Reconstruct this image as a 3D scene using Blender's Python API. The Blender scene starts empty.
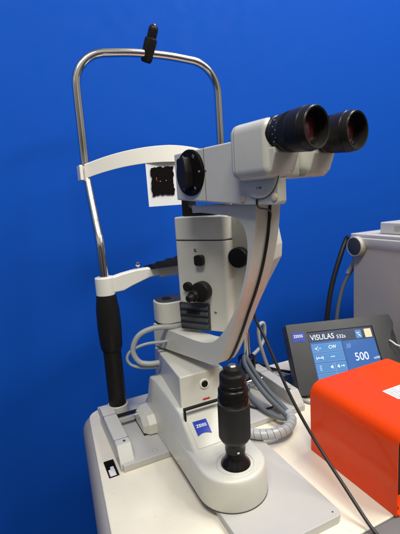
import bpy, bmesh, math, random
from mathutils import Vector, Matrix
random.seed(7)
rad = math.radians
scene = bpy.context.scene
COL = scene.collection

# ------------------------------------------------------------------ camera
TH, RO, YAW, H, FPX = rad(9.8), rad(3.8), rad(24.5), 0.42, 401.0
fw0 = Vector((math.sin(YAW), math.cos(YAW), 0)); r0 = Vector((math.cos(YAW), -math.sin(YAW), 0)); up = Vector((0, 0, 1))
fw = fw0*math.cos(TH) - up*math.sin(TH); u0 = fw0*math.sin(TH) + up*math.cos(TH)
R_ = r0*math.cos(RO) - u0*math.sin(RO); U_ = u0*math.cos(RO) + r0*math.sin(RO)
cd = bpy.data.cameras.new('camera'); cam = bpy.data.objects.new('camera', cd); COL.objects.link(cam)
m = Matrix((R_, U_, -fw)).transposed().to_4x4(); m.translation = Vector((0, 0, H)); cam.matrix_world = m
cd.sensor_fit = 'HORIZONTAL'; cd.sensor_width = 36; cd.lens = 36*FPX/400; cd.clip_start = 0.01; cd.clip_end = 50
cd.dof.use_dof = True; cd.dof.focus_distance = 0.62; cd.dof.aperture_fstop = 14
scene.camera = cam

# ------------------------------------------------------------------ materials
def srgb(r, g, b):
    f = lambda c: (c/255/12.92) if c/255 <= .04045 else ((c/255+.055)/1.055)**2.4
    return (f(r), f(g), f(b))
def mat(name, col, rough=.45, metal=0.0, var=.04, scale=60, bump=0.0, bscale=400, coat=0.0, spec=.5, rvar=.08, emit=None, estr=1, smudge=0.0):
    m = bpy.data.materials.new(name); m.use_nodes = True
    n = m.node_tree.nodes; l = m.node_tree.links; b = n['Principled BSDF']
    b.inputs['Metallic'].default_value = metal
    b.inputs['Specular IOR Level'].default_value = spec
    b.inputs['Coat Weight'].default_value = coat
    b.inputs['Coat Roughness'].default_value = .08
    tc = n.new('ShaderNodeTexCoord')
    nz = n.new('ShaderNodeTexNoise'); nz.inputs['Scale'].default_value = scale; nz.inputs['Detail'].default_value = 5
    l.new(tc.outputs['Object'], nz.inputs['Vector'])
    ramp = n.new('ShaderNodeMix'); ramp.data_type = 'RGBA'
    ramp.inputs['A'].default_value = tuple(c*(1-var) for c in col)+(1,)
    ramp.inputs['B'].default_value = tuple(min(1, c*(1+var)) for c in col)+(1,)
    l.new(nz.outputs['Fac'], ramp.inputs['Factor'])
    out = ramp.outputs['Result']
    if smudge > 0:
        n2 = n.new('ShaderNodeTexNoise'); n2.inputs['Scale'].default_value = 9; n2.inputs['Detail'].default_value = 9; n2.inputs['Roughness'].default_value = .65
        l.new(tc.outputs['Object'], n2.inputs['Vector'])
        mr = n.new('ShaderNodeMapRange'); mr.inputs['From Min'].default_value = .52; mr.inputs['From Max'].default_value = .72
        mr.inputs['To Max'].default_value = smudge
        l.new(n2.outputs['Fac'], mr.inputs['Value'])
        mx = n.new('ShaderNodeMix'); mx.data_type = 'RGBA'; mx.blend_type = 'MULTIPLY'
        l.new(mr.outputs['Result'], mx.inputs['Factor']); l.new(out, mx.inputs['A']); mx.inputs['B'].default_value = (.55, .52, .46, 1)
        out = mx.outputs['Result']
    l.new(out, b.inputs['Base Color'])
    n3 = n.new('ShaderNodeTexNoise'); n3.inputs['Scale'].default_value = 25; n3.inputs['Detail'].default_value = 6
    l.new(tc.outputs['Object'], n3.inputs['Vector'])
    r = n.new('ShaderNodeMapRange'); r.inputs['To Min'].default_value = max(.02, rough-rvar); r.inputs['To Max'].default_value = rough+rvar
    r.inputs['From Min'].default_value = .3; r.inputs['From Max'].default_value = .7
    l.new(n3.outputs['Fac'], r.inputs['Value']); l.new(r.outputs['Result'], b.inputs['Roughness'])
    if bump > 0:
        n4 = n.new('ShaderNodeTexNoise'); n4.inputs['Scale'].default_value = bscale; n4.inputs['Detail'].default_value = 3
        l.new(tc.outputs['Object'], n4.inputs['Vector'])
        bp = n.new('ShaderNodeBump'); bp.inputs['Strength'].default_value = bump; bp.inputs['Distance'].default_value = .0006
        l.new(n4.outputs['Fac'], bp.inputs['Height']); l.new(bp.outputs['Normal'], b.inputs['Normal'])
    if emit:
        b.inputs['Emission Color'].default_value = emit+(1,); b.inputs['Emission Strength'].default_value = estr
    return m
M = {}
M['paint'] = mat('instrument_paint', (.60, .598, .525), .33, var=.025, bump=.16, bscale=1100, coat=.12, smudge=.16)
M['paint_cool'] = mat('rail_paint', (.55, .548, .505), .40, var=.02, bump=.15, bscale=900, smudge=.15)
M['plate'] = mat('anodised_plate', (.47, .465, .44), .40, metal=0, spec=.35, var=.03, bump=.2, bscale=1200, smudge=.25)
M['table'] = mat('table_laminate', (.80, .75, .61), .33, var=.03, bump=.05, bscale=500, smudge=.16)
nt_ = M['table'].node_tree; bs_ = nt_.nodes['Principled BSDF']; src = bs_.inputs['Base Color'].links[0].from_socket
vo_ = nt_.nodes.new('ShaderNodeTexVoronoi'); vo_.inputs['Scale'].default_value = 55; vo_.inputs['Randomness'].default_value = 1
tcn = nt_.nodes.new('ShaderNodeTexCoord'); nt_.links.new(tcn.outputs['Object'], vo_.inputs['Vector'])
mr_ = nt_.nodes.new('ShaderNodeMapRange'); mr_.inputs['From Min'].default_value = .05; mr_.inputs['From Max'].default_value = .03; nt_.links.new(vo_.outputs['Distance'], mr_.inputs['Value'])
mx_ = nt_.nodes.new('ShaderNodeMix'); mx_.data_type = 'RGBA'; nt_.links.new(mr_.outputs['Result'], mx_.inputs['Factor']); nt_.links.new(src, mx_.inputs['A'])
mx_.inputs['B'].default_value = (.45, .40, .33, 1); nt_.links.new(mx_.outputs['Result'], bs_.inputs['Base Color'])
M['table_side'] = mat('shaded_table_edge', (.29, .28, .275), .5, var=.02)  # shade on the table's side put into this darker grey
M['greymat'] = mat('grey_laminate', (.17, .17, .175), .5, var=.05, bump=.1)
M['white'] = mat('white_plastic', (.78, .765, .70), .36, var=.01)
M['black'] = mat('black_plastic', (.013, .0125, .012), .38, spec=.16, var=.1, bump=.1, bscale=700)
M['blackgloss'] = mat('black_anodised', (.009, .0085, .008), .22, var=.1, coat=0, spec=.22)
M['barrel'] = mat('barrel_black', (.016, .015, .013), .32, var=.1, spec=.2, bump=.08, bscale=1500)
M['matt'] = mat('matt_black', (.008, .0075, .007), .5, spec=.08)
M['rubber'] = mat('black_rubber', (.016, .016, .017), .5, var=.15, bump=.3, bscale=600)
M['chrome'] = mat('chrome', (.72, .71, .69), .14, metal=1, var=.02, rvar=.02)
M['orange'] = mat('orange_paint', (.80, .056, .003), .26, var=.03, coat=.22, rvar=.05, spec=.14, smudge=.08)
M['wall'] = mat('blue_wall', (.004, .070, .425), .7, var=.08, scale=1.6, bump=.08, bscale=500, spec=.08)
M['floor'] = mat('floor_covering', (.05, .06, .09), .8)
M['logo'] = mat('logo_blue', (.012, .04, .38), .35, var=.02)
M['ink'] = mat('white_ink', (.8, .8, .82), .5, var=.02)
M['dimink'] = mat('grey_ink', (.34, .34, .35), .5)
M['darkink'] = mat('dark_ink', (.05, .05, .05), .5)
M['red'] = mat('red_ink', (.5, .02, .015), .45)
M['cable'] = mat('grey_cable', (.36, .375, .37), .42, var=.05)
M['wrap'] = mat('grey_wrap', (.40, .415, .42), .28, var=.05)
M['cable_dark'] = mat('slate_cable', (.12, .135, .145), .42)
M['cord'] = mat('black_cord', (.012, .012, .013), .38)
M['console'] = mat('console_paint', (.40, .375, .335), .5, var=.02, bump=.15, bscale=900)
M['console_l'] = mat('console_rail', (.56, .55, .52), .36, var=.02)
M['bezel'] = mat('bezel_grey', (.036, .039, .042), .42, var=.06, bump=.15, bscale=900)
M['paper'] = mat('paper', (.74, .75, .76), .6, var=.01)
M['burn'] = mat('black_film', (.006, .005, .005), .8, var=.4, scale=300, spec=.05)
M['lens'] = mat('coated_lens', (.075, .014, .016), .06, var=.1, coat=1.0)  # dark red reflection in the eyepiece put into the base colour
M['cream'] = mat('cream_plug', (.62, .54, .38), .4)
M['beige'] = mat('beige_icon', (.55, .42, .28), .4, emit=(.78, .50, .25), estr=.6)
M['screen'] = mat('screen_dark', (.01, .02, .05), .12, emit=(.030, .04, .07), estr=.8)
M['screen_b'] = mat('screen_blue', (.01, .04, .12), .12, emit=(.03, .13, .42), estr=.85)
M['screen_c'] = mat('screen_button', (.01, .06, .15), .12, emit=(.09, .27, .58), estr=.85)
M['glow'] = mat('screen_text', (.3, .3, .3), .2, emit=(.80, .90, 1.0), estr=.9)
M['glowdim'] = mat('screen_faint', (.1, .1, .1), .2, emit=(.25, .48, .85), estr=.8)
M['cloth'] = mat('black_cloth', (.005, .005, .006), .8, var=.2, bump=.6, bscale=300, spec=.1)
M['steel'] = mat('steel_screw', (.55, .54, .5), .3, metal=1)
M['shelf'] = mat('inner_black', (.006, .006, .006), .6)

# ------------------------------------------------------------------ helpers
def ident(x, y, z): return Vector((x, y, z))
PV = Vector((.243, .705, 0))
def frame(deg, pv=PV):
    a = Vector((math.sin(rad(deg)), -math.cos(rad(deg)), 0)); s = Vector((math.cos(rad(deg)), math.sin(rad(deg)), 0))
    f = lambda t, w, z: pv + a*t + s*w + Vector((0, 0, z))
    return f, a, s
ARM, AA, AS = frame(11.5)
TOW, TA, TS = frame(36)

def rp(pts, r, n=8):
    """round the corners of a 2D polygon"""
    out = []; N = len(pts)
    for i, p in enumerate(pts):
        rr = r[i] if isinstance(r, (list, tuple)) else r
        p = Vector(p); a = Vector(pts[i-1]) - p; b = Vector(pts[(i+1) % N]) - p
        if rr <= 1e-6: out.append(tuple(p)); continue
        la, lb = a.length, b.length; a.normalize(); b.normalize()
        ang = a.angle(b)
        if ang > math.pi-.02: out.append(tuple(p)); continue
        d = min(rr/math.tan(ang/2), la*.49, lb*.49); r2 = d*math.tan(ang/2)
        c = p + (a+b).normalized()*(r2/math.sin(ang/2))
        s = p+a*d - c; e = p+b*d - c
        a0 = math.atan2(s.y, s.x); a1 = math.atan2(e.y, e.x); da = (a1-a0+math.pi) % (2*math.pi) - math.pi
        for k in range(n+1):
            t = a0+da*k/n; out.append((c.x+r2*math.cos(t), c.y+r2*math.sin(t)))
    return out
def spline(pts, k=10):
    P = [Vector(p) for p in pts]; out = []
    for i in range(len(P)-1):
        p0 = P[max(i-1, 0)]; p1 = P[i]; p2 = P[i+1]; p3 = P[min(i+2, len(P)-1)]
        for j in range(k):
            t = j/k
            out.append(.5*((2*p1)+(p2-p0)*t+(2*p0-5*p1+4*p2-p3)*t*t+(3*p1-p0-3*p2+p3)*t**3))
    out.append(P[-1]); return out
class B:
    def __init__(s): s.bm = bmesh.new()
    def prism(s, prof, lo, hi, f=ident, order='uvs'):
        # prof in (u,v), extruded along the third coordinate; order tells which local axes u,v,s are
        def mp(u, v, w):
            d = {'yzx': (w, u, v), 'xyz': (u, v, w), 'xzy': (u, w, v), 'uvs': (u, v, w)}[order]
            return f(*d)
        a = [s.bm.verts.new(mp(u, v, lo)) for u, v in prof]; b = [s.bm.verts.new(mp(u, v, hi)) for u, v in prof]
        n = len(prof); s.bm.faces.new(a); s.bm.faces.new(b)
        for i in range(n): s.bm.faces.new((a[i], a[(i+1) % n], b[(i+1) % n], b[i]))
        return s
    def box(s, x0, x1, y0, y1, z0, z1, f=ident):
        return s.prism([(x0, y0), (x1, y0), (x1, y1), (x0, y1)], z0, z1, f, 'xyz')
    def loft(s, secs):
        rows = [[s.bm.verts.new(p) for p in sec] for sec in secs]; n = len(rows[0])
        s.bm.faces.new(rows[0]); s.bm.faces.new(rows[-1])
        for i in range(len(rows)-1):
            for k in range(n): s.bm.faces.new((rows[i][k], rows[i][(k+1) % n], rows[i+1][(k+1) % n], rows[i+1][k]))
        return s
    def tube(s, pts, r, n=14, cap=True):
        pts = [Vector(p) for p in pts]; rows = []; t0 = (pts[1]-pts[0]).normalized()
        ref = Vector((0, 0, 1)) if abs(t0.z) < .9 else Vector((1, 0, 0)); nx = t0.cross(ref).normalized()
        for i, p in enumerate(pts):
            t = (pts[min(i+1, len(pts)-1)]-pts[max(i-1, 0)]).normalized()
            nx = (nx - t*nx.dot(t)).normalized(); ny = t.cross(nx)
            rr = r(i/(len(pts)-1)) if callable(r) else r
            rows.append([s.bm.verts.new(p+nx*math.cos(2*math.pi*k/n)*rr+ny*math.sin(2*math.pi*k/n)*rr) for k in range(n)])
        for i in range(len(rows)-1):
            for k in range(n): s.bm.faces.new((rows[i][k], rows[i][(k+1) % n], rows[i+1][(k+1) % n], rows[i+1][k]))
        if cap: s.bm.faces.new(rows[0]); s.bm.faces.new(rows[-1])
        return s
    def lathe(s, prof, o, ax=(0, 0, 1), n=48, rib=0, ribd=0, ribr=(0, 0)):
        o = Vector(o); ax = Vector(ax).normalized(); ref = Vector((0, 0, 1)) if abs(ax.z) < .9 else Vector((1, 0, 0))
        nx = ax.cross(ref).normalized(); ny = ax.cross(nx); rows = []
        for h, r in prof:
            row = []
            for k in range(n):
                rr = r
                if rib and ribr[0] <= h <= ribr[1]: rr = r*(1 - ribd*(k % 2))
                row.append(s.bm.verts.new(o+ax*h+nx*math.cos(2*math.pi*k/n)*rr+ny*math.sin(2*math.pi*k/n)*rr))
            rows.append(row)
        for i in range(len(rows)-1):
            for k in range(n): s.bm.faces.new((rows[i][k], rows[i][(k+1) % n], rows[i+1][(k+1) % n], rows[i+1][k]))
        if prof[0][1] > 1e-5: s.bm.faces.new(rows[0])
        if prof[-1][1] > 1e-5: s.bm.faces.new(rows[-1])
        return s
    def build(s, name, m, parent=None, bevel=0, seg=3, ang=38):
        bmesh.ops.remove_doubles(s.bm, verts=s.bm.verts, dist=1e-7)
        bmesh.ops.recalc_face_normals(s.bm, faces=s.bm.faces)
        off = Vector((0, 0, 0)); q = parent
        while q is not None: off += q.location; q = q.parent
        bmesh.ops.translate(s.bm, verts=s.bm.verts, vec=-off)
        me = bpy.data.meshes.new(name); s.bm.to_mesh(me); s.bm.free()
        for p in me.polygons: p.use_smooth = True
        if bevel <= 0: me.set_sharp_from_angle(angle=rad(ang))
        me.materials.append(M[m] if isinstance(m, str) else m)
        o = bpy.data.objects.new(name, me); COL.objects.link(o); o.parent = parent
        if bevel > 0:
            bv = o.modifiers.new('bevel', 'BEVEL'); bv.width = bevel; bv.segments = seg; bv.limit_method = 'ANGLE'
            bv.angle_limit = rad(ang); bv.harden_normals = True; bv.use_clamp_overlap = True
        return o
def thing(name, loc, label, cat, group=None):
    o = bpy.data.objects.new(name, None); COL.objects.link(o); o.location = loc; o.empty_display_size = .02
    o['label'] = label; o['category'] = cat
    if group: o['group'] = group
    return o
def tag(o, label, cat, group=None):
    o['label'] = label; o['category'] = cat
    if group: o['group'] = group
    return o
def text(s, size, o, xa, ya, m, name, parent, bold=0, depth=.0002, center=True, shear=0, sx=1):
    c = bpy.data.curves.new(name, 'FONT'); c.body = s; c.size = size; c.extrude = depth; c.offset = bold
    c.align_x = 'CENTER' if center else 'LEFT'; c.align_y = 'CENTER'; c.shear = shear; c.resolution_u = 4
    t = bpy.data.objects.new(name, c); COL.objects.link(t); bpy.context.view_layer.update()
    me = bpy.data.meshes.new_from_object(t.evaluated_get(bpy.context.evaluated_depsgraph_get()))
    bpy.data.objects.remove(t); bpy.data.curves.remove(c)
    xa = Vector(xa).normalized(); ya = Vector(ya).normalized(); za = xa.cross(ya)
    mm = Matrix((xa*sx, ya, za)).transposed().to_4x4(); mm.translation = Vector(o)
    off = Vector((0, 0, 0)); q = parent
    while q is not None: off += q.location; q = q.parent
    me.transform(Matrix.Translation(-off) @ mm)
    me.materials.clear(); me.materials.append(M[m])
    ob = bpy.data.objects.new(name, me); COL.objects.link(ob); ob.parent = parent; return ob
def logo(o, xa, ya, w, h, parent):
    """blue square badge with a curved foot and the white word across it"""
    o = Vector(o); xa = Vector(xa).normalized(); ya = (Vector(ya)-xa*Vector(ya).dot(xa)).normalized(); za = xa.cross(ya)
    f = lambda u, v, s: o+xa*u+ya*v+za*s
    pts = [(-w/2, h/2), (w/2, h/2), (w/2, -h/2)]
    for k in range(1, 12):
        t = k/12; pts.append((w/2-w*t, -h/2+h*.13*math.sin(math.pi*t)))
    pts.append((-w/2, -h/2))
    b = B().prism(pts, .0002, .0009, f).build('logo_badge', 'logo', parent)
    text('ZEISS', w*.30, f(0, h*.12, .0011), xa, ya, 'ink', 'logo_lettering', b, bold=.00012, sx=1.1)
    return b
def screw(o, ax, r, parent, m='steel', name='screw'):
    o = Vector(o); ax = Vector(ax).normalized()
    return B().lathe([(0, r), (r*.35, r), (r*.5, r*.8), (r*.5, r*.45), (r*.2, r*.4), (r*.2, 0)], o, ax, 20).build(name, m, parent)

# ------------------------------------------------------------------ setting
w = B().box(-3.2, 4.5, 1.0, 1.06, -.75, 2.4).build('wall', 'wall'); w['kind'] = 'structure'
fl = B().box(-4, 5, -4, 1.0, -.77, -.75).build('floor', 'floor'); fl['kind'] = 'structure'

# ------------------------------------------------------------------ table
tb = thing('table', (.6, .55, -.75), 'cream laminate table with a rounded corner carrying the slit lamp', 'table')
out = rp([(.050, .318), (.0905, .803), (.6, .787), (1.45, .76), (1.45, .318)], [0, .030, 0, .05, 0], 14)
top = B().prism(out, -.0065, 0, ident, 'xyz').build('tabletop', 'table', tb)
cut = B().box(.0845, .1005, .578, .621, -.02, .02).build('cutter', 'black')
bm_ = top.modifiers.new('b', 'BOOLEAN'); bm_.operation = 'DIFFERENCE'; bm_.object = cut; bm_.solver = 'EXACT'
cut.location = (0, 0, 0); bpy.context.view_layer.update()
me = bpy.data.meshes.new_from_object(top.evaluated_get(bpy.context.evaluated_depsgraph_get()))
top.modifiers.clear(); top.data = me; bpy.data.objects.remove(cut)
me.materials.clear(); me.materials.append(M['table'])
for p in me.polygons: p.use_smooth = True
bv = top.modifiers.new('bevel', 'BEVEL'); bv.width = .0022; bv.segments = 3; bv.angle_limit = rad(38); bv.limit_method = 'ANGLE'; bv.harden_normals = True
skirt = rp([(.034, .3178), (.0765, .812), (.6, .796), (1.46, .769), (1.46, .3178)], [0, .042, 0, .06, 0], 16)
def shrink(pts, d):
    c_ = (.7, .55); return [(x+(d if x < c_[0] else -d) if abs(x-c_[0]) > .3 else x, y-(d if y > .5 else 0)) for x, y in pts]
b = B(); secs = []
for z_, d in ((-.45, .02), (-.12, .004), (-.030, 0), (-.018, .0012), (-.010, .0040), (-.005, .0080), (-.0028, .0118), (-.0024, .0140)):
    secs.append([Vector((x, y, z_)) for x, y in shrink(skirt, d)])
b.loft(secs); side_ = b.build('side_panel', 'table_side', tb, ang=60)
cut = B().box(.0842, .1008, .5777, .6213, -.030, .02).build('cutter', 'black')
bm_ = side_.modifiers.new('b', 'BOOLEAN'); bm_.operation = 'DIFFERENCE'; bm_.object = cut; bm_.solver = 'EXACT'
bpy.context.view_layer.update(); me = bpy.data.meshes.new_from_object(side_.evaluated_get(bpy.context.evaluated_depsgraph_get()))
side_.modifiers.clear(); side_.data = me; bpy.data.objects.remove(cut); me.materials.clear(); me.materials.append(M['table_side']); me.set_sharp_from_angle(angle=rad(60))
B().box(.045, 1.45, .04, .3172, -.03, -.0015).build('front_panel', 'greymat', tb, bevel=.002)
B().box(.50, .62, .40, .60, -.75, -.45).build('pedestal', 'table_side', tb, bevel=.01)
# what sits in the cable port
prt = B().box(.0843, .1007, .5778, .6212, -.0298, -.0270).box(.0846, .0852, .5781, .6209, -.0269, .0006).box(.0998, .1004, .5781, .6209, -.0269, .0006).box(.0853, .0997, .5781, .5787, -.0269, .0006).box(.0853, .0997, .6203, .6209, -.0269, .0006).build('dark_port_lining', 'shelf', tb)  # black lining added so the lit walls of the hole read as dark
B().box(.0875, .0980, .5805, .6010, -.0265, -.0025).box(.0920, .0980, .6012, .6100, -.0265, -.004).build('socket_insert', 'paper', prt, bevel=.001)

# ------------------------------------------------------------------ headrest frame and its plates
hr = thing('headrest_frame', (.2875, .735, 0), 'chrome tube headrest frame with white forehead band and chin bar standing on the table', 'headrest')
B().box(.108, .467, .577, .79, .0003, .0115).build('base_plate', 'plate', hr, bevel=.0012)
def rail(x0, x1, s):
    prof = [(.582, .0005), (.582, .012), (.600, .0345), (.742, .0365), (.742, .0005)]
    b = B().prism([(y, z) for y, z in prof], x0, x1, ident, 'yzx').build('rail_cover', 'paper' if 0 else 'paint_cool', hr, bevel=.0018)
    xc = (x0+x1)/2
    B().box(x0-.0002, x1+.0002, .6995, .7003, .030, .0362).build('joint_line', 'darkink', b)
    B().box(x0-.0002, x1+.0002, .6165, .6172, .030, .0350).build('joint_line', 'darkink', b)
    screw((xc+.003*s, .608, .0348), (0, 0, 1), .0022, b, 'darkink')
    return b
rail(.1045, .1285, 1); rail(.4455, .4695, -1)
screw((.165, .592, .0115), (0, 0, 1), .0042, hr, 'plate'); screw((.408, .592, .0115), (0, 0, 1), .0042, hr, 'plate')
# feet and grip column
B().lathe([(.0115, .0205), (.036, .0195), (.037, .0185)], (.14, .735, 0)).build('foot', 'paint_cool', hr)
B().lathe([(.036, .0168), (.146, .0168), (.1475, .0185), (.155, .0205), (.19, .0222), (.225, .0216), (.243, .0192), (.2535, .0182), (.2545, .0165)], (.14, .735, 0), n=56).build('height_grip', 'black', hr)
B().lathe([(.0115, .012), (.036, .012)], (.435, .735, 0)).build('foot', 'paint_cool', hr)
B().lathe([(.030, .0175), (.031, .0190), (.0425, .0190), (.043, .0178), (.046, .0178), (.0465, .0195), (.063, .0195), (.0645, .018), (.0645, .009)], (.435, .735, 0)).build('collar', 'blackgloss', hr)
# U tube
def tubepath():
    L = [(.14, .735, .245), (.14, .735, .33), (.14, .739, .355), (.14, .755, .385), (.14, .783, .440), (.14, .798, .475), (.14, .803, .51), (.14, .803, .56), (.14, .803, .63)]
    c = []
    r = .062
    for k in range(1, 8):
        a = math.pi/2*k/8; c.append((.14+r-r*math.cos(a), .803, .637+r*math.sin(a)))
    L += c
    L += [(.14+r, .803, .6995), (.245, .803, .7035), (.2875, .803, .7045), (.33, .803, .7035), (.435-r, .803, .6995)]
    Rr = [(.575-x, y, z) for x, y, z in reversed(L[:len(L)-5])]
    return L+Rr[:-1]+[(.435, .735, .06)]
B().tube(spline(tubepath(), 14), .0083, 40).build('frame_tube', 'chrome', hr)
# forehead band
arc = []
for k in range(41):
    u = -1+2*k/40; x = .2875+.151*u
    arc.append((x, .735+.056*abs(u)**1.8 if abs(u) > .02 else .735, .506-.024*abs(u)**2.2))
b = B(); secs = []
for i, (x, y, z) in enumerate(arc):
    h = .0125+.003*(1-abs(-1+2*i/40)); t = .0022; fl_ = .010*(1-abs(-1+2*i/40)**2)
    secs.append([Vector((x, y-t, z-h)), Vector((x, y-t, z+h)), Vector((x, y+t+fl_, z+h+.001)), Vector((x, y+t+fl_, z+h-.003)), Vector((x, y+t, z+h-.004)), Vector((x, y+t, z-h))])
bd = b.loft(secs).build('forehead_band', 'white', hr, bevel=.0008)
B().box(.1255, .1315, .783, .815, .466, .494).build('band_clip', 'white', bd, bevel=.0015)
B().box(.4435, .4495, .783, .815, .466, .494).build('band_clip', 'white', bd, bevel=.0015)
# chin bar
ch = B().lathe([(.2545, .0165), (.255, .0175), (.2865, .0175), (.2875, .0165), (.2875, .0088)], (.14, .735, 0)).build('chin_bar_sleeve', 'white', hr)
pts_t = [(.153, .2865), (.172, .2905), (.20, .2945), (.235, .2945), (.30, .2905)]
pts_b = [(.30, .2795), (.26, .2795), (.225, .2765), (.19, .2655), (.172, .2585), (.153, .2575)]
B().prism(pts_t+pts_b, .724, .743, ident, 'xzy').build('chin_bar', 'white', hr, bevel=.0025)
B().box(.243, .300, .720, .7445, .2745, .2935).build('chin_bar_slide', 'paint_cool', hr, bevel=.002)
B().lathe([(0, .0018), (.005, .0018), (.006, .003), (.0075, .0046), (.0105, .0052), (.0135, .0044), (.015, .002), (.0153, 0)], (.205, .734, .2935), n=24).build('chin_bar_pin', 'chrome', hr)
b = B(); secs = []
for i in range(15):
    u = i/14; x = .226+.10*u; top_ = .2950+.015*u**.7+.0016*math.sin(i*1.9); th = .003+.004*u
    secs.append([Vector((x, .706-.02*u, .2945+.006*u)), Vector((x, .712, top_-.002)), Vector((x, .733, top_+.003*math.sin(i*2.3))), Vector((x, .760+.02*u, top_-.004)), Vector((x, .765, .2935)), Vector((x, .733, .2935))])
b.loft(secs).build('chin_rest', 'cloth', hr, bevel=.0006)
# fixation lamp on the crown of the tube
ax = Vector((.012, -.022, .050)).normalized(); o_ = Vector((.284, .803, .7045))
fx = B().lathe([(-.0165, .004), (-.0160, .0085), (-.012, .0110), (-.006, .0115), (.006, .0122), (.024, .0122), (.027, .0115), (.0285, .0092), (.042, .0094), (.046, .0088), (.0495, .0065), (.0515, .0040), (.0515, 0)], o_, ax, 32).build('fixation_lamp', 'black', hr)
B().lathe([(.0516, .0030), (.0524, .0024), (.0528, 0)], o_, ax, 16).build('lamp_lens', 'steel', fx)

# loose paper hanging from the band
c = Vector((.262, .7315, .452))
f = lambda u, v, s: Vector((.2395+u, .7400+.0008*math.sin(u*40+v*9)+s, .409+v))
b = B(); nu = 10
for side in (0,):
    secs = []
    for i in range(nu+1):
        u = .083*i/nu
        secs.append([f(u, 0, 0), f(u, .094, 0), f(u, .094, .0005), f(u, 0, .0005)])
    b.loft(secs)
pc = b.build('target_card', 'paper'); tag(pc, 'small white paper card with a black burnt patch hanging from the forehead band', 'card')
b = B(); ed = []
P4 = [(.0085, .020), (.0085, .0725), (.054, .074), (.054, .021)]
n_ = 16
for i in range(4):
    a = P4[i]; d = P4[(i+1) % 4]
    for k in range(n_):
        t = k/n_; ed.append((a[0]+(d[0]-a[0])*t+random.uniform(-.0016, .0016), a[1]+(d[1]-a[1])*t+random.uniform(-.0022, .0022)))
fb = lambda u, v, s: Vector((.2395+u, .7386+s, .409+v))
bp_ = B().prism(ed, 0, .0004, fb).build('burnt_patch', 'burn', pc)
for (u, v, r, mm) in ((.0185, .050, .0012, 'red'), (.0205, .047, .0007, 'red'), (.019, .053, .0006, 'ink'), (.026, .0465, .0007, 'ink'), (.038, .0475, .0007, 'ink')):
    B().lathe([(0, r), (.0003, 0)], fb(u, v, -.0001), (0, -1, 0), 8).build('burn_mark', mm, bp_)

# plate in front, under the joystick
gp = B().prism(rp([(.196, .3415), (.334, .3415), (.334, .5765), (.196, .5765)], [.004, .010, .001, .001]), .0003, .0115, ident, 'xyz').build('glide_plate', 'plate', None, bevel=.0014)
tag(gp, 'flat grey metal plate with a rounded corner lying under the joystick foot', 'plate')
screw((.3235, .350, .0113), (0, 0, 1), .0012, gp, 'darkink')

# ------------------------------------------------------------------ slit lamp
sl = thing('slit_lamp', (.234, .55, .012), 'light grey slit lamp microscope with black joystick and binocular eyepieces', 'slit lamp')
# foot: tongue with the round front
cx = .2340; r = .0505
pl = []
for k in range(25):
    a = math.pi+math.pi*k/24; pl.append((cx+r*math.cos(a), .4535+r*math.sin(a)))
pl += [(cx+r+.004, .60), (cx+r+.004, .692), (cx-r+.003, .692), (cx-r+.002, .60)]
b = B(); secs = []
def inset(pts, d):
    c_ = Vector((cx, .52)); out = []
    for p in pts:
        v = Vector(p)
        if v.y < .4535: q = Vector((cx, .4535)); e = (v-q); out.append(tuple(q+e.normalized()*(e.length-d)))
        else: out.append((v.x+(d if v.x < cx else -d), v.y))
    return out
for z_, d in ((.0125, .0006), (.0138, 0), (.046, .0014), (.0525, .0020), (.0548, .0030), (.0563, .0047), (.0568, .0072)):
    secs.append([Vector((x, y, z_)) for x, y in inset(pl, d)])
foot = b.loft(secs).build('foot', 'paint', sl, ang=50)
B().prism(inset(pl, -.0002), .0112, .0126, ident, 'xyz').build('foot_seal', 'darkink', foot)
# ramp and side walls of the foot
b = B()
S = [(.4560, .0008, .0110, .0560), (.4840, .0006, .0080, .0572), (.4880, .0005, .0080, .0590), (.5440, .0003, .0105, .0900), (.5480, .0003, .0107, .0915), (.6000, 0, .0110, .0955), (.660, 0, .0105, .1000), (.686, .0, .0090, .0985), (.700, .0015, .0090, .060), (.712, .002, .010, .0140)]
secs = []
for (y, db, dt, zt) in S:
    xl = .1845+db; xr = .2890-db; xlt = .1868+dt; xrt = .2870-dt
    zl = zt
    secs.append([Vector((xl, y, .0130)), Vector((xl+.0005, y, min(.045, zl*.8))), Vector((xlt-.0020, y, zl-.0035)), Vector((xlt-.0006, y, zl-.0010)), Vector((xlt+.0010, y, zl)), Vector((xrt-.0010, y, zl)), Vector((xrt+.0006, y, zl-.0010)), Vector((xrt+.0020, y, zl-.0035)), Vector((xr-.0005, y, min(.045, zl*.8))), Vector((xr, y, .0130))])
b.loft(secs).build('foot_ramp', 'paint', sl, ang=45)
# inset ramp panel
n1 = Vector((0, -(.0900-.0590), .5440-.4880)).normalized()
def rampf(u, v, s): return Vector((u, .4885+(.5435-.4885)*v, .0593+(.0897-.0593)*v)) + n1*s
rpan = B().prism([(.2015, 0.02), (.2755, 0.02), (.2745, 1), (.2025, 1)], -.002, .0009, rampf).build('ramp_panel', 'paint', sl, bevel=.0006)
logo(rampf(.2205, .50, .0009), (1, -.04, .0), (0, .87, .48), .0225, .0245, sl)
# fold-over black bar
B().prism([(.1998, .0820), (.1998, .1030), (.2735, .1030), (.2735, .0820), (.2708, .0820), (.2708, .0998), (.2026, .0998), (.2026, .0820)], .5310, .5370, ident, 'xzy').build('lock_bar', 'black', sl, bevel=.0008)
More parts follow.
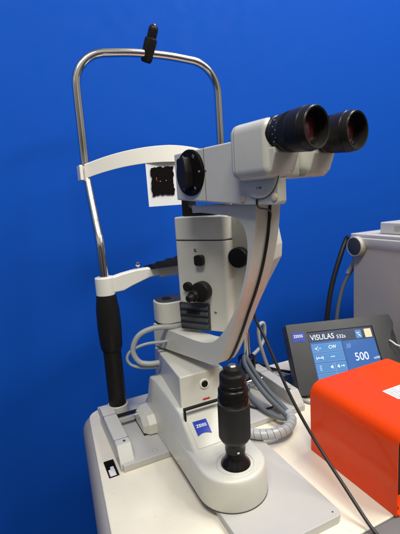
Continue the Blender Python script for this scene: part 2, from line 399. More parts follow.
# axle and wheel housings
B().tube([(.118, .690, .0275), (.452, .690, .0275)], .0042, 18).build('axle', 'chrome', sl)
B().tube([(.126, .706, .0260), (.448, .706, .0260)], .0035, 12).build('rack', 'blackgloss', sl)
for s in (-1, 1):
    X = lambda d: cx+.002+s*d
    sec = []
    for d, y0, y1, zt in ((.040, .632, .704, .0450), (.0640, .634, .702, .0435), (.0735, .645, .697, .0380)):
        sec.append([Vector((X(d), y0, .0135)), Vector((X(d), y0, zt-.012)), Vector((X(d), y0+.014, zt)), Vector((X(d), y1-.01, zt)), Vector((X(d), y1, zt-.012)), Vector((X(d), y1, .0135))])
    hb = B().loft(sec).build('wheel_housing', 'paint', sl, bevel=.0012, ang=12)
    B().box(min(X(.046), X(.074)), max(X(.046), X(.074)), .640, .703, .0118, .0134).build('wheel', 'rubber', hb)
# joystick socket and joystick
sk = B().lathe([(.0566, .0275), (.0574, .0265), (.0574, .0252), (.0560, .0247), (.047, .0243), (.047, 0)], (.2345, .441, 0), n=56).build('joystick_socket', 'paint_cool', sl)
B().lathe([(.0472, .0243), (.0535, .0243), (.0538, .0238), (.0525, .0215), (.0500, .0210), (.0500, 0)], (.2345, .441, 0)).build('socket_boot', 'shelf', sk)
jo = Vector((.2345, .441, .0)); jax = Vector((.020, .004, 1)).normalized()
js = B().lathe([(.0478, .0206), (.0510, .0212), (.0560, .0210), (.0590, .0200), (.0625, .0175), (.0665, .0148), (.0700, .0136), (.0765, .0130)], jo, jax, 56).build('joystick', 'blackgloss', sl)
B().lathe([(.0765, .0140), (.0800, .0142), (.0870, .0142), (.0885, .0150), (.0905, .0162)], jo, jax, 56).build('lower_ring', 'blackgloss', js)
B().lathe([(.0905, .0165), (.0935, .0192), (.0975, .0212), (.0985, .0218), (.1440, .0218), (.1452, .0212), (.1460, .0205)], jo, jax, 144, rib=1, ribd=.035, ribr=(.0980, .1445)).build('ribbed_grip', 'rubber', js)
B().lathe([(.1460, .0205), (.1475, .0213), (.1560, .0213), (.1575, .0208), (.1600, .0206), (.1660, .0206), (.1680, .0195), (.1690, .0180), (.1705, .0176), (.1712, .0182), (.1735, .0182), (.1745, .0176), (.1750, .0168)], jo, jax, 64).build('upper_ring', 'blackgloss', js)
B().lathe([(.1750, .0172), (.1765, .0179), (.1855, .0179), (.1875, .0174), (.1885, .0166), (.1895, .0128), (.1920, .0122), (.1950, .0115), (.1962, .0100), (.1962, 0)], jo, jax, 56).build('cap', 'black', js)
B().lathe([(.1962, .0062), (.1985, .0060), (.2000, .0045), (.2003, .0020), (.1995, 0)], jo, jax, 32).build('release_button', 'steel', js)
B().box(.2315, .2345, .4268, .4285, .0795, .0815).build('index_mark', 'ink', js)
# drive box
def bxf(u, v, s): return Vector((u, v, s))
sec = []
for z_, x0, x1, y0, y1 in ((.086, .2035, .2880, .5545, .728), (.141, .2075, .2855, .5620, .728)):
    sec.append([Vector((x0, y0, z_)), Vector((x1, y0, z_)), Vector((x1, y1, z_)), Vector((x0+.0185, y1+.001, z_)), Vector((x0+.0110, y1-.014, z_))])
dbx = B().loft(sec).build('drive_box', 'paint', sl, bevel=.0022)
def front(x, z): return Vector((x, .5545+(z-.086)*.0075/.055, z))
o_ = front(.2485, .1215); nrm = Vector((0, -1, .13)).normalized()
sw = B().lathe([(-.001, .0082), (.0014, .0082), (.0024, .0074), (.0024, .0062)], o_, nrm, 40).build('switch_ring', 'white', dbx)
B().lathe([(.0010, .0060), (.0024, .0058), (.0036, .0045), (.0040, .0022), (.0040, 0)], o_, nrm, 32).build('switch_cap', 'blackgloss', sw)
o_ = front(.2490, .0965); B().box(o_.x-.0062, o_.x+.0062, o_.y-.0006, o_.y+.001, o_.z-.0014, o_.z+.0014).build('warning_strip', 'red', dbx)
# pivot column
pvx, pvy = .2520, .705
def rr(x0, x1, y0, y1, r): return rp([(x0, y0), (x1, y0), (x1, y1), (x0, y1)], r, 10)
B().lathe([(.139, .0235), (.146, .0235)], (pvx, pvy, 0)).build('pivot_bearing', 'shelf', sl)
lo = B().prism(rr(.2225, .290, .678, .734, .021), .1445, .1880, ident, 'xyz').build('pivot_block', 'paint', sl, bevel=.002)
B().prism(rr(.2235, .286, .680, .732, .020), .1880, .1925, ident, 'xyz').build('pivot_gap', 'shelf', sl)
hi_ = B().prism(rr(.2230, .292, .677, .734, .022), .1925, .2330, ident, 'xyz').build('pivot_block', 'paint', sl, bevel=.0025)
cp = B().prism(rr(.2260, .289, .681, .731, .020), .2330, .2352, ident, 'xyz').build('pivot_cap', 'bezel', hi_, bevel=.0008)
B().lathe([(.2352, .0085), (.2372, .0082), (.2380, .0065), (.2380, 0)], (.2460, .703, 0), n=32).build('pivot_nut', 'black', cp)
# microscope arm: flat foot sweeping up in a C
outer = [(.0, .1465), (.165, .1600), (.1735, .1630), (.1825, .1690), (.196, .188), (.214, .221), (.231, .256), (.247, .288), (.262, .325), (.2735, .366), (.2785, .400), (.279, .4065)]
inner = [(.150, .4065), (.150, .3990), (.225, .3930), (.2470, .3860), (.2575, .3720), (.2600, .350), (.2550, .322), (.2430, .290), (.2250, .256), (.2030, .2260), (.1820, .2060), (.1620, .1960), (.1300, .1905), (.06, .1890), (-.012, .1890), (-.012, .1462)]
oo = [p.to_2d() for p in spline([(a, b_, 0) for a, b_ in outer[1:]], 10)]
ii = [p.to_2d() for p in spline([(a, b_, 0) for a, b_ in inner[1:-1]], 8)]
prof = [outer[0]]+[tuple(p) for p in oo]+[inner[0]]+[tuple(p) for p in ii]+[inner[-1]]
def armmap(t, z, w_):
    if w_ > 0 and t > .02:
        k = min(1, max(0, (z-.150)/.20)); w_ *= .58+.42*k*k*(3-2*k)
    return ARM(t, w_, z)
am = B().prism(prof, -.0225, .0215, armmap).build('microscope_arm', 'paint', sl, bevel=.0032, ang=42)
# cable groove down the arm's outer face
gr = [(.2797, .4068), (.2794, .402), (.2742, .366), (.2627, .325), (.2477, .288), (.2317, .256), (.2147, .221), (.1967, .188), (.1835, .1695), (.1750, .1640)]
gsp = spline([ARM(t+.0006, .001, z) for t, z in gr], 6)
B().tube(gsp, .0021, 10).build('groove_cable', 'cord', am)
B().tube(spline([ARM(.2960, -.0372, .4135), ARM(.2950, -.0368, .4080), ARM(.2925, -.0300, .4030), ARM(.2880, -.0120, .4000), ARM(.2830, -.0010, .3960), ARM(.2795, .001, .3860)], 8), .0012, 10).build('groove_cable', 'cord', am)
# head carrier between arm and head
B().prism([(.14, .3975), (.279, .4010), (.279, .4085), (.14, .4085)], -.022, .022, armmap).build('head_carrier', 'paint', sl, bevel=.0015)
# microscope head
headp = [(.1215, .4185), (.262, .4095), (.3430, .4065), (.3430, .4365), (.262, .4380), (.262, .4865), (.1215, .4865)]
headp = [(.1215, .4185), (.262, .4080), (.2780, .4075), (.2780, .4860), (.1215, .4865)]
hd = B().prism(headp, -.0355, .0300, armmap).build('microscope_head', 'paint', sl, bevel=.0025)
B().prism(rp([(.2700, .4078), (.3280, .4062), (.3280, .4370), (.2700, .4370)], [0, .005, .001, 0], 5), -.0356, -.0215, armmap).build('disc_bracket', 'paint', hd, bevel=.0025)
B().box(.1955, .1961, -.0358, .0303, .4140, .4868, ARM).build('head_joint', 'darkink', hd)
# magnification dial on the near side
dc = ARM(.1630, -.0355, .4555); nS = -AS
dl = B().lathe([(0, .0325), (.0028, .0325), (.0040, .0312), (.0040, 0)], dc, nS, 64).build('magnification_dial', 'matt', hd)
f2 = lambda u, v, s: dc + AA*(u*math.cos(.12)-v*math.sin(.12)) + Vector((0, 0, 1))*(v*math.cos(.12)+u*math.sin(.12)) + nS*s
B().prism(rp([(-.0085, -.0215), (.0085, -.0215), (.0115, 0), (.0085, .0215), (-.0085, .0215), (-.0115, 0)], .004), .0038, .0170, f2).build('dial_knob', 'black', dl, bevel=.002)
for k, (s_, a) in enumerate((('20', 118), ('12', 58), ('8', 0), ('5', -58), ('32', -122))):
    o_ = dc + AA*(.0255*math.cos(rad(a))) + Vector((0, 0, .0255*math.sin(rad(a)))) + nS*.0043
    th = rad(a-90); xa = AA*math.cos(th)+Vector((0, 0, math.sin(th))); ya = -AA*math.sin(th)+Vector((0, 0, math.cos(th)))
    text(s_, .0056, o_, xa, ya, 'dimink', 'dial_numeral', dl, bold=.0001)
B().lathe([(0, .0011), (.0012, .001), (.0013, 0)], ARM(.1985, -.0356, .4555), nS, 12).build('index_dot', 'darkink', hd)
# half-round scale disc and screws low on the head
dsk = B().lathe([(0, .0313), (.0009, .0313), (.0012, .0298), (.0030, .0298), (.0040, .0288), (.0040, 0)], ARM(.3000, -.0345, .4440), nS, 72).build('tilt_disc', 'paint', hd)
B().lathe([(.0011, .0306), (.0014, .0306), (.0014, .0300), (.0011, .0300)], ARM(.3000, -.0347, .4440), nS, 72).build('disc_edge', 'darkink', dsk)
text('T 160', .0036, ARM(.301, -.0387, .4265), AA, (0, 0, 1), 'darkink', 'disc_marking', dsk)
for t, z_ in ((.2705, .4150), (.3225, .4150)):
    B().lathe([(0, .0045), (.0014, .0045), (.0018, .0038), (.0018, 0)], ARM(t, -.0355, z_), nS, 24).build('screw_plug', 'cream', hd)
# binocular housings
for s in (-1, 1):
    w0 = .0555 if s < 0 else .0545
    lo_, hi2 = sorted((s*w0, s*.0105))
    bw = B().prism(rp([(lo_, .4362), (hi2, .4362), (hi2, .5005), (lo_, .5005)], .0125, 8), .2700, .3330, lambda u, v, s_: ARM(s_, u, v)).build('binocular_housing', 'paint', hd, bevel=.0085, seg=5)
    B().prism(rp([(lo_-.00012, .43608), (hi2+.00012, .43608), (hi2+.00012, .50062), (lo_-.00012, .50062)], .0125, 8), .2800, .2804, lambda u, v, s_: ARM(s_, u, v)).build('housing_seam', 'bezel', bw)
    prof = [(.300, .4364), (.3250, .4364), (.3330, .4430), (.3400, .4620), (.3390, .4680), (.300, .4700)]
    B().prism(rp(prof, [0, .006, .006, .004, .002, 0]), lo_+.004, hi2-.001, armmap).build('prism_cover', 'paint', bw, bevel=.004)
    o_ = ARM(.326, s*.035+.0005, .4825); axv = (AA*1.0 + Vector((0, 0, -.022))).normalized()
    ey = B().lathe([(-.004, .0188), (0, .0190), (.001, .0196), (.0065, .0196), (.0075, .0186), (.009, .0184), (.0100, .0194), (.0170, .0204), (.0185, .0198), (.0200, .0199), (.0212, .0211), (.0296, .0218), (.0302, .0213), (.0312, .0213), (.0320, .0219), (.0440, .0225), (.0462, .0227), (.0470, .0222), (.0476, .0225), (.0548, .0212), (.0558, .0204), (.0552, .0186), (.0480, .0182), (.0478, .0168), (.0400, .0164), (.0400, 0)], o_, axv, 120, rib=1, ribd=.022, ribr=(.0205, .0300)).build('eyepiece', 'barrel', bw, ang=24)
    B().lathe([(.0290, .0001), (.0445, .0001), (.0441, .0060), (.0430, .0110), (.0420, .0148), (.0400, .0150)], o_, axv, 48).build('eyepiece_lens', 'lens', ey)
    B().lathe([(.0402, .0149), (.0432, .0151), (.0438, .0158), (.0432, .0163), (.0402, .0163)], o_, axv, 48).build('lens_ring', 'blackgloss', ey)
    if s < 0:
        for k in range(7):
            a = rad(205+k*9); zz = -math.sin(a)
            d_ = (-AS*math.cos(rad(-28+k*11)) + Vector((0, 0, math.sin(rad(-28+k*11)))))
            p = o_ + axv*(.014+(.0035 if k % 2 else 0)) + d_*.01995
            l_ = .0012 if k % 3 else .0020
            B().prism([(-l_/2, -.00018), (l_/2, -.00018), (l_/2, .00018), (-l_/2, .00018)], 0, .0003, lambda u, v, s_: p+axv*u+d_.cross(axv)*v+d_*s_).build('dioptre_mark', 'ink', ey)
# bridge between housings
B().box(.270, .322, -.0112, .0112, .4370, .492, ARM).build('binocular_bridge', 'paint', hd, bevel=.003)
# ---- illumination tower, swung off to the side
towmap = lambda t, z, w_: TOW(t, w_, z)
tw = B().prism(rp([(.056, -.036), (.1560, -.036), (.1560, .024), (.056, .024)], [.006, .011, .008, .008]), .1960, .3495, lambda u, v, s_: TOW(u, v, s_)).build('lamp_tower', 'paint', sl, bevel=.001)
B().prism(rp([(.0565, -.0355), (.1555, -.0355), (.1555, .0235), (.0565, .0235)], [.006, .011, .008, .008]), .3494, .3508, lambda u, v, s_: TOW(u, v, s_)).build('tower_joint', 'darkink', tw)
B().prism(rp([(.056, -.036), (.1560, -.036), (.1560, .024), (.056, .024)], [.006, .011, .008, .008]), .3506, .3900, lambda u, v, s_: TOW(u, v, s_)).build('tower_cap', 'paint', tw, bevel=.003)
# laser housing behind
hp = rp([(.120, .210), (.160, .200), (.180, .236), (.198, .272), (.2220, .316), (.2235, .338), (.2150, .384), (.195, .390), (.120, .390)], [.004, .006, .02, .02, .008, .008, .014, .012, .01])
hs = B().prism(hp, -.018, .034, towmap).build('laser_housing', 'paint', sl, bevel=.006)
k3 = TOW(.1690, -.018, .3215); B().lathe([(0, .0120), (.002, .0165), (.012, .0168), (.0145, .0155), (.0150, .013), (.0150, 0)], k3, -TS, 48).build('side_knob', 'black', hs)
nT = -TS
def tf(t, z_, d=0): return TOW(t, -.036-d, z_)
B().prism(rp([(-.0075, -.0088), (.0085, -.0088), (.0095, .0), (.0085, .0088), (-.0075, .0088)], .0045), 0, .0095, lambda u, v, s_: tf(.1035+u, .3180+v, s_)).build('filter_knob', 'black', tw, bevel=.0018)
text('%', .0075, tf(.0950, .3335, .0003), TA, (0, 0, 1), 'darkink', 'lamp_symbol', tw, bold=.0001)
k2 = tf(.1055, .2655)
kn = B().lathe([(0, .0170), (.006, .0172), (.0125, .0172), (.0150, .0160), (.0155, .0140), (.0155, 0)], k2, nT, 48).build('slit_knob', 'black', tw)
k2b = tf(.0985, .2625); B().lathe([(.0150, .0098), (.0210, .0096), (.0230, .0088), (.0230, .0068), (.0330, .0062), (.0345, .0050), (.0345, 0)], k2b, (nT+Vector((0, 0, -.12))-TA*.1), 12).build('slit_lever', 'black', kn)
B().lathe([(0, .0082), (.0060, .0083), (.0075, .0072), (.0075, 0)], tf(.0775, .2715), nT, 32).build('aperture_knob', 'black', tw)
screw(tf(.1270, .2290), nT, .0024, tw)
# louvred black panel
gb = B().prism(rp([(.0585, .1950), (.1160, .1960), (.1170, .2435), (.0575, .2435)], .002), .030, .0395, lambda u, v, s_: TOW(u, -s_, v)).build('louvre_panel', 'bezel', tw, bevel=.001)
for k in range(4):
    z0 = .1995+k*.0108
    B().prism([(-.0393, z0), (-.0425, z0+.0010), (-.0430, z0+.0035), (-.0393, z0+.0085)], .0605, .1140, lambda u, v, s_: TOW(s_, u, v)).build('louvre', 'bezel', gb, bevel=.0008)
B().box(.074, .099, -.0450, -.0395, .2265, .2295, TOW).build('louvre_latch', 'black', gb, bevel=.0008)
# mirror arm between tower and head
mb = [(.066, .3905), (.128, .3905), (.122, .3950), (.090, .4000), (.080, .4080), (.080, .4185), (.066, .4185)]
B().prism(mb, -.022, .004, towmap).build('mirror_holder', 'black', sl, bevel=.0015)

# ------------------------------------------------------------------ cables by the column
c1 = spline([(.262, .666, .1905), (.238, .660, .1930), (.205, .667, .1950), (.178, .675, .184), (.1665, .680, .158), (.174, .676, .136), (.190, .669, .1300), (.209, .6655, .1290)], 10)
o = B().tube(c1, .0048, 16).build('grey_hose', 'cable'); tag(o, 'thick pale grey hose looping from the pivot block to the drive box', 'cable')
c2 = spline([(.248, .668, .1650), (.222, .668, .1655), (.190, .674, .1660), (.165, .682, .1570), (.1560, .686, .1430), (.162, .684, .1290), (.182, .678, .1210), (.2085, .6720, .1185)], 10)
o = B().tube(c2, .0027, 12).build('grey_cable', 'cable'); tag(o, 'thin pale grey cable making the wider loop left of the pivot block', 'cable')
# two slate cables from the collar into the spiral wrap
for dx, nm, lb in ((0, 'slate_cable', 'slate grey cable running from the black collar into the spiral wrap, left of the pair'), (.011, 'slate_cable', 'slate grey cable running from the black collar into the spiral wrap, right of the pair')):
    pts = [(.424+dx*.4, .728, .068), (.409+dx, .700, .064), (.402+dx, .660, .052), (.400+dx, .610, .036), (.404+dx*.8, .570, .024), (.402+dx*.5, .545, .0225)]
    o = B().tube(spline(pts, 10), .0050, 14).build(nm, 'cable_dark'); tag(o, lb, 'cable')
wp = spline([(.4105, .560, .0215), (.403, .535, .021), (.380, .5185, .021), (.355, .5165, .021), (.331, .5270, .021), (.312, .5480, .021), (.300, .5750, .0215)], 40)
wr = thing('wrapped_cable', (.36, .52, .012), 'cable bundle in a pale spiral wrap curving on the grey plate', 'cable')
B().tube(wp, .0070, 16).build('bundle', 'cable_dark', wr)
b = B(); n = len(wp); turns = 15; L_ = None
# spiral band as a ribbon
rows = []
nx = None
for i in range(n-1):
    t = (wp[min(i+1, n-1)]-wp[max(i-1, 0)]).normalized(); nx = t.cross(Vector((0, 0, 1))).normalized(); ny = t.cross(nx)
    rows.append((wp[i], t, nx, ny))
per = (n-1)/turns
secs = []
steps = turns*20
prev = None
for j in range(steps+1):
    u = j/steps*(n-2-per*.86); 
    ring = []
    for e, rad_ in ((0, .0088), (.86, .0088), (.86, .0070), (0, .0070)):
        q = u+e*per; i0 = int(q); fr = q-i0; i1 = min(i0+1, n-2)
        p = rows[i0][0].lerp(rows[i1][0], fr); a = 2*math.pi*j/20*1.0
        ring.append(p+rows[i0][2]*math.cos(a)*rad_+rows[i0][3]*math.sin(a)*rad_)
    secs.append(ring)
b.loft(secs).build('spiral_wrap', 'wrap', wr)
o = B().tube(spline([(.455, .742, .060), (.478, .752, .066), (.497, .760, .080), (.503, .762, .105), (.499, .760, .122), (.487, .757, .122), (.481, .755, .106), (.482, .752, .080), (.487, .74, .04), (.49, .725, .016)], 10), .0042, 14).build('looped_cable', 'cable')
tag(o, 'grey cable standing up in a narrow loop behind the black collar', 'cable')
for k, pts in enumerate(([(.452, .745, .047), (.49, .737, .024), (.53, .722, .010), (.57, .700, .005), (.64, .69, .0045)], [(.50, .765, .004), (.525, .742, .005), (.545, .712, .005), (.60, .70, .0045), (.66, .705, .0045)], [(.478, .700, .006), (.51, .69, .005), (.545, .688, .005), (.60, .68, .0045)])):
    o = B().tube(spline([(p[0], p[1]+.0, p[2]) for p in pts], 8), .0026, 10).build('black_lead', 'cord')
    tag(o, ('black lead arching down from the collar towards the display', 'thin black lead lying farthest back on the table beside the display', 'short black lead lying nearest the rail beside the display')[k], 'cable', 'black leads between collar and display')
for nm, mm, lb, r_, pts in (
    ('slate_cable', 'cable_dark', 'slate grey cable sagging lowest beneath the pair at the black collar', .0042, [(.418, .730, .060), (.396, .695, .045), (.386, .650, .024), (.384, .600, .0165), (.392, .560, .0165), (.404, .546, .018)]),
    ('black_lead', 'cord', 'thin black lead coiled in a low loop on the base plate beside the wrapped cable', .0018, [(.430, .715, .05), (.425, .690, .030), (.432, .650, .0145), (.425, .610, .0140), (.395, .600, .0140), (.372, .625, .0140), (.380, .665, .0140), (.405, .680, .0155)]),
    ('grey_cable', 'cable', 'pale grey cable lying on the table between the rail and the display', .0028, [(.487, .745, .030), (.495, .715, .008), (.497, .680, .0035), (.490, .640, .0035), (.486, .600, .0035), (.505, .575, .0035), (.54, .565, .0035)])):
    o = B().tube(spline(pts, 10), r_, 12).build(nm, mm); tag(o, lb, 'cable')
# long cord crossing in front
def ray(px, py, d): return Vector((0, 0, H)) + (fw + R_*(px-200)/FPX - U_*(py-267)/FPX)*d
pc_ = [(.3010, .4750, .335), (.3015, .4700, .290), (.3060, .4640, .262), (.3210, .4470, .196), (.3350, .4190, .130), (.3440, .3850, .078), (.3520, .3500, .038), (.3570, .3200, .012), (.3560, .29, -.0), (.353, .268, .0015), (.345, .22, .0015)]
pc_ = [(.3150, .4900, .2900), (.3170, .5050, .2620), (.3195, .5109, .2345), (.3254, .4903, .2004), (.3334, .4450, .1280), (.3425, .4040, .0760), (.3495, .3560, .034), (.3520, .3100, .0035), (.3545, .285, .0012), (.357, .25, .0012), (.36, .18, .0012)]
o = B().tube(spline(pc_, 10), .0024, 12).build('microscope_cord', 'cord'); tag(o, 'long black cord hanging from the microscope arm and crossing in front of the orange box', 'cord')

# ------------------------------------------------------------------ orange cover
ob = thing('orange_box', (.485, .40, 0), 'glossy orange sheet metal box with rounded top edges and a white label', 'box')
X0, X1, Y0, Y1, Z1, th = .3955, .585, .3135, .4760, .1185, .0022
def ushape(x0, x1, z1, r, z0=.0006):
    return rp([(x0, z0), (x0, z1), (x1, z1), (x1, z0)], [0, r, r, 0], 12)
op = ushape(X0, X1, Z1, .021); ip = ushape(X0+th, X1-th, Z1-th, .019)
b = B(); n = len(op)
vo = [[b.bm.verts.new((x, y, z)) for x, z in op] for y in (Y0, Y1)]; vi = [[b.bm.verts.new((x, y, z)) for x, z in ip] for y in (Y0, Y1-th)]
for i in range(n-1):
    b.bm.faces.new((vo[0][i], vo[0][i+1], vo[1][i+1], vo[1][i])); b.bm.faces.new((vi[0][i], vi[0][i+1], vi[1][i+1], vi[1][i]))
    b.bm.faces.new((vo[0][i], vo[0][i+1], vi[0][i+1], vi[0][i]))
b.bm.faces.new(vo[1]); b.bm.faces.new(vi[1])
b.build('cover', 'orange', ob, bevel=.0006, seg=2)
B().box(X0+th+.0005, X1-th-.0005, Y0-.001, Y0+.024, .0006, .0035).build('bottom_flange', 'orange', ob, bevel=.0006)
B().box(X0+th+.0005, X1-th-.0005, Y0+.0225, Y0+.026, .0036, Z1-th-.020).box(X0+.02, X1-.02, Y0+.0225, Y0+.026, Z1-th-.0205, Z1-th-.0005).build('inner_panel', 'shelf', ob)
screw((.4052, .3215, .0035), (0, 0, 1), .0030, ob, 'shelf')
lb = B().box(.4650, .5350, .3690, .3970, Z1+.0001, Z1+.0004).build('label', 'paper', ob)
b = B()
for k in range(7):
    y = .3935-k*.0034; x = .4675
    while x < .530:
        l_ = random.uniform(.0008, .0040)
        if random.random() < .93 - (.35 if x > .505 else 0): b.box(x, x+l_, y-.00045, y+.00045, Z1+.00042, Z1+.0005)
        x += l_+random.uniform(.0006, .0014)
b.build('label_print', 'darkink', lb)

# ------------------------------------------------------------------ touch display
TLc = Vector((.50762, .68860, .13504)); dr = Vector((.95106, -.30902, 0)); dn = -Vector((.16792, .51681, .83947)); nn = dr.cross(-dn)
D = lambda u, v, s: TLc+dr*u+dn*v+nn*s
td = thing('touch_display', (.56, .60, 0), 'dark grey touch display showing 500 on a blue screen, leaning back on the table', 'display')
def arcpts(cu, cv, r, a0, a1, k=10): return [(cu+r*math.cos(rad(a0+(a1-a0)*i/k)), cv+r*math.sin(rad(a0+(a1-a0)*i/k))) for i in range(k+1)]
notch = arcpts(.2600, .0545, .0300, 235, 95, 12)
outl = [(0, 0), (.2405, -.001), (.2455, .0180)]+notch+[(.290, .094), (.290, .150), (0, .150)]
# bezel front with a real opening for the recessed screen
sx0, sx1, sy0, sy1 = .0440, .1945, .0215, .1300
def bez(u0, u1, v0, v1): return [(u0, v0), (u1, v0), (u1, v1), (u0, v1)]
hb = B().prism(rp(outl, [.003, .005, .004]+[0]*len(notch)+[.004, .003, .003], 5), -.030, -.0030, D).build('housing', 'bezel', td, bevel=.0014)
bz = B().prism(rp([(.0006, .0006), (.2398, -.0004), (.2447, .0176)]+[(a-.0003, b_+.0003) for a, b_ in notch]+[(.2895, .0945), (.2895, .1495), (.0006, .1495)], [.003, .005, .004]+[0]*len(notch)+[.004, .003, .003], 5), -.0028, .0004, D).build('bezel', 'bezel', td)
cut = B().prism([(sx0, sy0), (sx1, sy0), (sx1, sy1), (sx0, sy1)], -.01, .01, D).build('cutter', 'black'); cut.location = (0, 0, 0)
bm_ = bz.modifiers.new('b', 'BOOLEAN'); bm_.operation = 'DIFFERENCE'; bm_.object = cut; bm_.solver = 'EXACT'
bpy.context.view_layer.update(); me = bpy.data.meshes.new_from_object(bz.evaluated_get(bpy.context.evaluated_depsgraph_get()))
bz.modifiers.clear(); bz.data = me; bpy.data.objects.remove(cut); me.materials.clear(); me.materials.append(M['bezel'])
bv = bz.modifiers.new('bevel', 'BEVEL'); bv.width = .0007; bv.segments = 2; bv.angle_limit = rad(38); bv.limit_method = 'ANGLE'; bv.harden_normals = True
for p in me.polygons: p.use_smooth = True
scr = B().prism([(sx0+.0002, sy0+.0002), (sx1-.0002, sy0+.0002), (sx1-.0002, sy1-.0002), (sx0+.0002, sy1-.0002)], -.0031, -.0026, D).build('screen', 'screen', td)
def scq(u0, u1, v0, v1, m, lv=0, name='screen_field'):
    return B().prism(rp([(u0, v0), (u1, v0), (u1, v1), (u0, v1)], .0008, 3), -.0026+lv*.00012, -.00250+lv*.00012, D).build(name, m, scr)
for q_ in ('screen', 'screen_b', 'screen_c'): M[q_].node_tree.nodes['Principled BSDF'].inputs['Coat Weight'].default_value = 1.0; M[q_].node_tree.nodes['Principled BSDF'].inputs['Coat Roughness'].default_value = .16
scq(.0465, .1180, .0440, .1290, 'screen_b'); scq(.1190, .1920, .0478, .1290, 'screen_b')
for v0 in (.0485, .0690, .0900, .1105):
    scq(.0488, .1150, v0, v0+.0185, 'glowdim', 1)
    if v0 < .085: scq(.0494, .1144, v0+.0006, v0+.0179, 'screen_c', 2)
    else: scq(.0494, .0895, v0+.0006, v0+.0179, 'screen_c', 2); scq(.0905, .1144, v0+.0006, v0+.0179, 'screen_c', 2)
scq(.1530, .1665, .0270, .0450, 'screen_c', 1, 'menu_icon'); scq(.1740, .1895, .0262, .0450, 'beige', 1, 'menu_icon')
sT = lambda s, size, u, v, m='glow', name='screen_text', **k: text(s, size, D(u, v, -.0021), dr, -dn, m, name, scr, depth=.00005, center=False, **k)
sT('VISULAS', .0165, .0500, .0345, sx=.90); sT('532s', .0110, .1085, .0372)
sT('CW', .0100, .0850, .0575, bold=.0001); sT('---', .0100, .0850, .0770, bold=.0002)
sT('500', .0240, .1375, .0850, sx=.88); sT('mW', .0080, .1790, .0905)
def lines(segs, w_=.0006, m='glow', name='screen_icon'):
    b = B()
    for (a, c_) in segs:
        a = Vector((a[0], a[1])); c_ = Vector((c_[0], c_[1])); d = (c_-a).normalized(); p = Vector((-d.y, d.x))*w_
        q = [a+p, c_+p, c_-p, a-p]
        b.prism([tuple(x) for x in q], -.00215, -.0020, D)
    return b.build(name, m, scr)
lines([((.054, .058), (.058, .058)), ((.057, .056), (.059, .058)), ((.057, .060), (.059, .058)), ((.061, .053), (.061, .056)), ((.061, .060), (.061, .063)), ((.064, .058), (.068, .058))])
lines([((.054, .075), (.054, .082)), ((.054, .0785), (.068, .0785)), ((.068, .075), (.068, .082)), ((.058, .076), (.060, .0785)), ((.064, .0785), (.066, .076))])
lines([((.056, .095), (.060, .095)), ((.056, .099), (.060, .099)), ((.056, .103), (.060, .103))])
B().prism([(.079, .099), (.085, .095), (.085, .103)], -.00215, -.0020, D).build('screen_icon', 'glow', scr)
B().prism([(.094, .099), (.099, .095), (.099, .103)], -.00215, -.0020, D).build('screen_icon', 'glow', scr)
lines([((.102, .099), (.110, .099)), ((.108, .097), (.110, .099)), ((.108, .101), (.110, .099))])
lines([((.124, .063), (.127, .063)), ((.127, .063), (.127, .055)), ((.127, .055), (.129, .055)), ((.129, .055), (.129, .063)), ((.129, .063), (.132, .063)), ((.132, .063), (.132, .055)), ((.132, .055), (.134, .055)), ((.134, .055), (.134, .063))], .0004, 'glowdim')
lines([((.155, .033), (.162, .033)), ((.160, .038), (.164, .042)), ((.158, .036), (.162, .038))])
lines([((.178, .031), (.185, .041)), ((.185, .031), (.178, .041))], .0004, 'beige')
logo(D(.0230, .0310, 0), dr, -dn, .0275, .0225, td)
B().prism([(.03, .02), (.26, .02), (.26, .135), (.03, .135)], -.060, -.0302, D).build('rear_case', 'bezel', td, bevel=.004)
B().box(.50, .70, .610, .70, .0004, .012).build('stand', 'bezel', td, bevel=.002)

# ------------------------------------------------------------------ laser console behind
lc = thing('laser_console', (.95, .55, 0), 'pale grey console box with a round dial, far right against the blue wall', 'console')
B().box(.7845, 1.22, .330, .7640, .004, .2700).build('body', 'console', lc, bevel=.002)
B().box(.7800, 1.225, .326, .7690, .2965, .3045).build('top_panel', 'console_l', lc, bevel=.002)
B().prism([(.7805, .2965), (.7765, .2940), (.7765, .2800), (.7850, .2690), (.80, .2690), (.80, .2965)], .328, .7675, lambda u, v, s_: Vector((u, s_, v))).build('side_rail', 'console_l', lc, bevel=.001)
B().prism([(.7850, .2690), (.80, .2690), (.80, .2964), (.785, .2964)], .330, .7640, lambda u, v, s_: Vector((u, s_, v))).build('rail_core', 'console', lc)
kc = Vector((.7765, .7440, .2740))
kb = B().lathe([(-.004, .0250), (.009, .0250), (.0115, .0240), (.0118, .0225), (.0100, .0220)], kc, (-1, 0, 0), 56).build('dial_ring', 'console', lc)
B().lathe([(.009, .0221), (.0108, .0216), (.0118, .0200), (.0118, 0)], kc, (-1, 0, 0), 48).build('dial_face', 'bezel', kb)
bx = B().box(.805, .90, .56, .700, .3048, .3330).build('small_box', 'console_l', None, bevel=.003)
tag(bx, 'small white box lying on top of the grey console', 'box')
B().box(.8049, .8052, .60, .66, .312, .326).build('seam_line', 'console', bx)
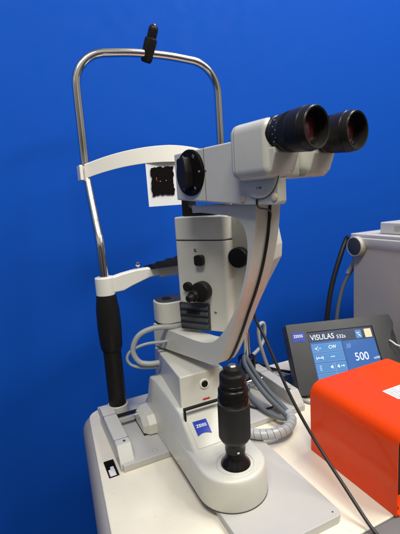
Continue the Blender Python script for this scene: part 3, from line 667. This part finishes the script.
# console cables against the wall
o = B().tube(spline([(.800, .795, .292), (.795, .800, .283), (.7739, .80, .2407), (.7454, .80, .1689), (.728, .80, .0875), (.715, .80, -.02), (.71, .80, -.2)], 10), .0066, 14).build('power_cable', 'cord')
tag(o, 'thick black cable curving down behind the display from the grey console', 'cable')
pw = thing('plug_cable', (.80, .79, .2), 'slate grey cable with a cream plug hanging from the corner of the console', 'cable')
B().tube(spline([(.8080, .782, .238), (.8056, .79, .2053), (.7840, .80, .1580), (.7620, .80, .0816), (.755, .80, -.03), (.75, .80, -.2)], 10), .0052, 14).build('lead', 'cable_dark', pw)
B().tube([(.8125, .7755, .262), (.8130, .7755, .250), (.8115, .777, .241), (.808, .780, .236)], lambda t: .0085-.002*t, 16).build('plug', 'cream', pw)
B().tube([(.8085, .7795, .237), (.8030, .7885, .212), (.796, .795, .194)], .0060, 14).build('strain_relief', 'cable', pw)
# white lead in the display's grip hole
o = B().tube(spline([tuple(ray(x, y, d)) for x, y, d in ((378, 340, .93), (385, 339, .90), (391, 341, .87), (397, 345, .86), (404, 347, .85), (415, 352, .85), (430, 372, .85))], 8), .0017, 10).build('white_lead', 'paper'); tag(o, 'thin white lead passing behind the grip hole of the display', 'cable')

# ------------------------------------------------------------------ light
wd = bpy.data.worlds.new('World'); scene.world = wd; wd.use_nodes = True
bg = wd.node_tree.nodes['Background']; nt = wd.node_tree
tc = nt.nodes.new('ShaderNodeTexCoord'); sep = nt.nodes.new('ShaderNodeSeparateXYZ'); cr = nt.nodes.new('ShaderNodeValToRGB')
nt.links.new(tc.outputs['Generated'], sep.inputs['Vector']); mr = nt.nodes.new('ShaderNodeMapRange'); mr.inputs['From Min'].default_value = -1
nt.links.new(sep.outputs['Z'], mr.inputs['Value']); nt.links.new(mr.outputs['Result'], cr.inputs['Fac'])
cr.color_ramp.elements[0].color = (.10, .09, .085, 1); cr.color_ramp.elements[0].position = .40
cr.color_ramp.elements[1].color = (.66, .63, .56, 1); cr.color_ramp.elements[1].position = .70
hn = nt.nodes.new('ShaderNodeTexNoise'); hn.inputs['Scale'].default_value = 2.6; hn.inputs['Detail'].default_value = 2
nt.links.new(tc.outputs['Generated'], hn.inputs['Vector']); hr_ = nt.nodes.new('ShaderNodeMapRange')
hr_.inputs['From Min'].default_value = .38; hr_.inputs['From Max'].default_value = .62; hr_.inputs['To Min'].default_value = .12; hr_.inputs['To Max'].default_value = 1.9
nt.links.new(hn.outputs['Fac'], hr_.inputs['Value'])
ml = nt.nodes.new('ShaderNodeMix'); ml.data_type = 'RGBA'; ml.blend_type = 'MULTIPLY'; ml.inputs['Factor'].default_value = 1
nt.links.new(cr.outputs['Color'], ml.inputs['A']); nt.links.new(hr_.outputs['Result'], ml.inputs['B'])
nt.links.new(ml.outputs['Result'], bg.inputs['Color']); bg.inputs['Strength'].default_value = .46
def area(name, loc, tgt, sx, sy, p, c=(1, .965, .905)):
    ld = bpy.data.lights.new(name, 'AREA'); ld.shape = 'RECTANGLE'; ld.size = sx; ld.size_y = sy; ld.energy = p; ld.color = c
    lo = bpy.data.objects.new(name, ld); COL.objects.link(lo); lo.location = loc
    lo.rotation_euler = (Vector(tgt)-Vector(loc)).to_track_quat('-Z', 'Y').to_euler(); return lo
area('ceiling_lamp', (1.1, .20, 2.1), (.5, .5, 0), 1.2, .16, 30)
area('ceiling_lamp', (-.3, -.5, 2.1), (.2, .5, .1), 1.1, .25, 37)
area('ceiling_lamp', (1.6, -.9, 2.1), (.5, .5, .1), 1.1, .25, 29)

scene.render.engine = 'CYCLES'
scene.view_settings.view_transform = 'Standard'; scene.view_settings.look = 'None'; scene.view_settings.exposure = -.06; scene.view_settings.gamma = 1
scene.render.resolution_x = 767; scene.render.resolution_y = 1024
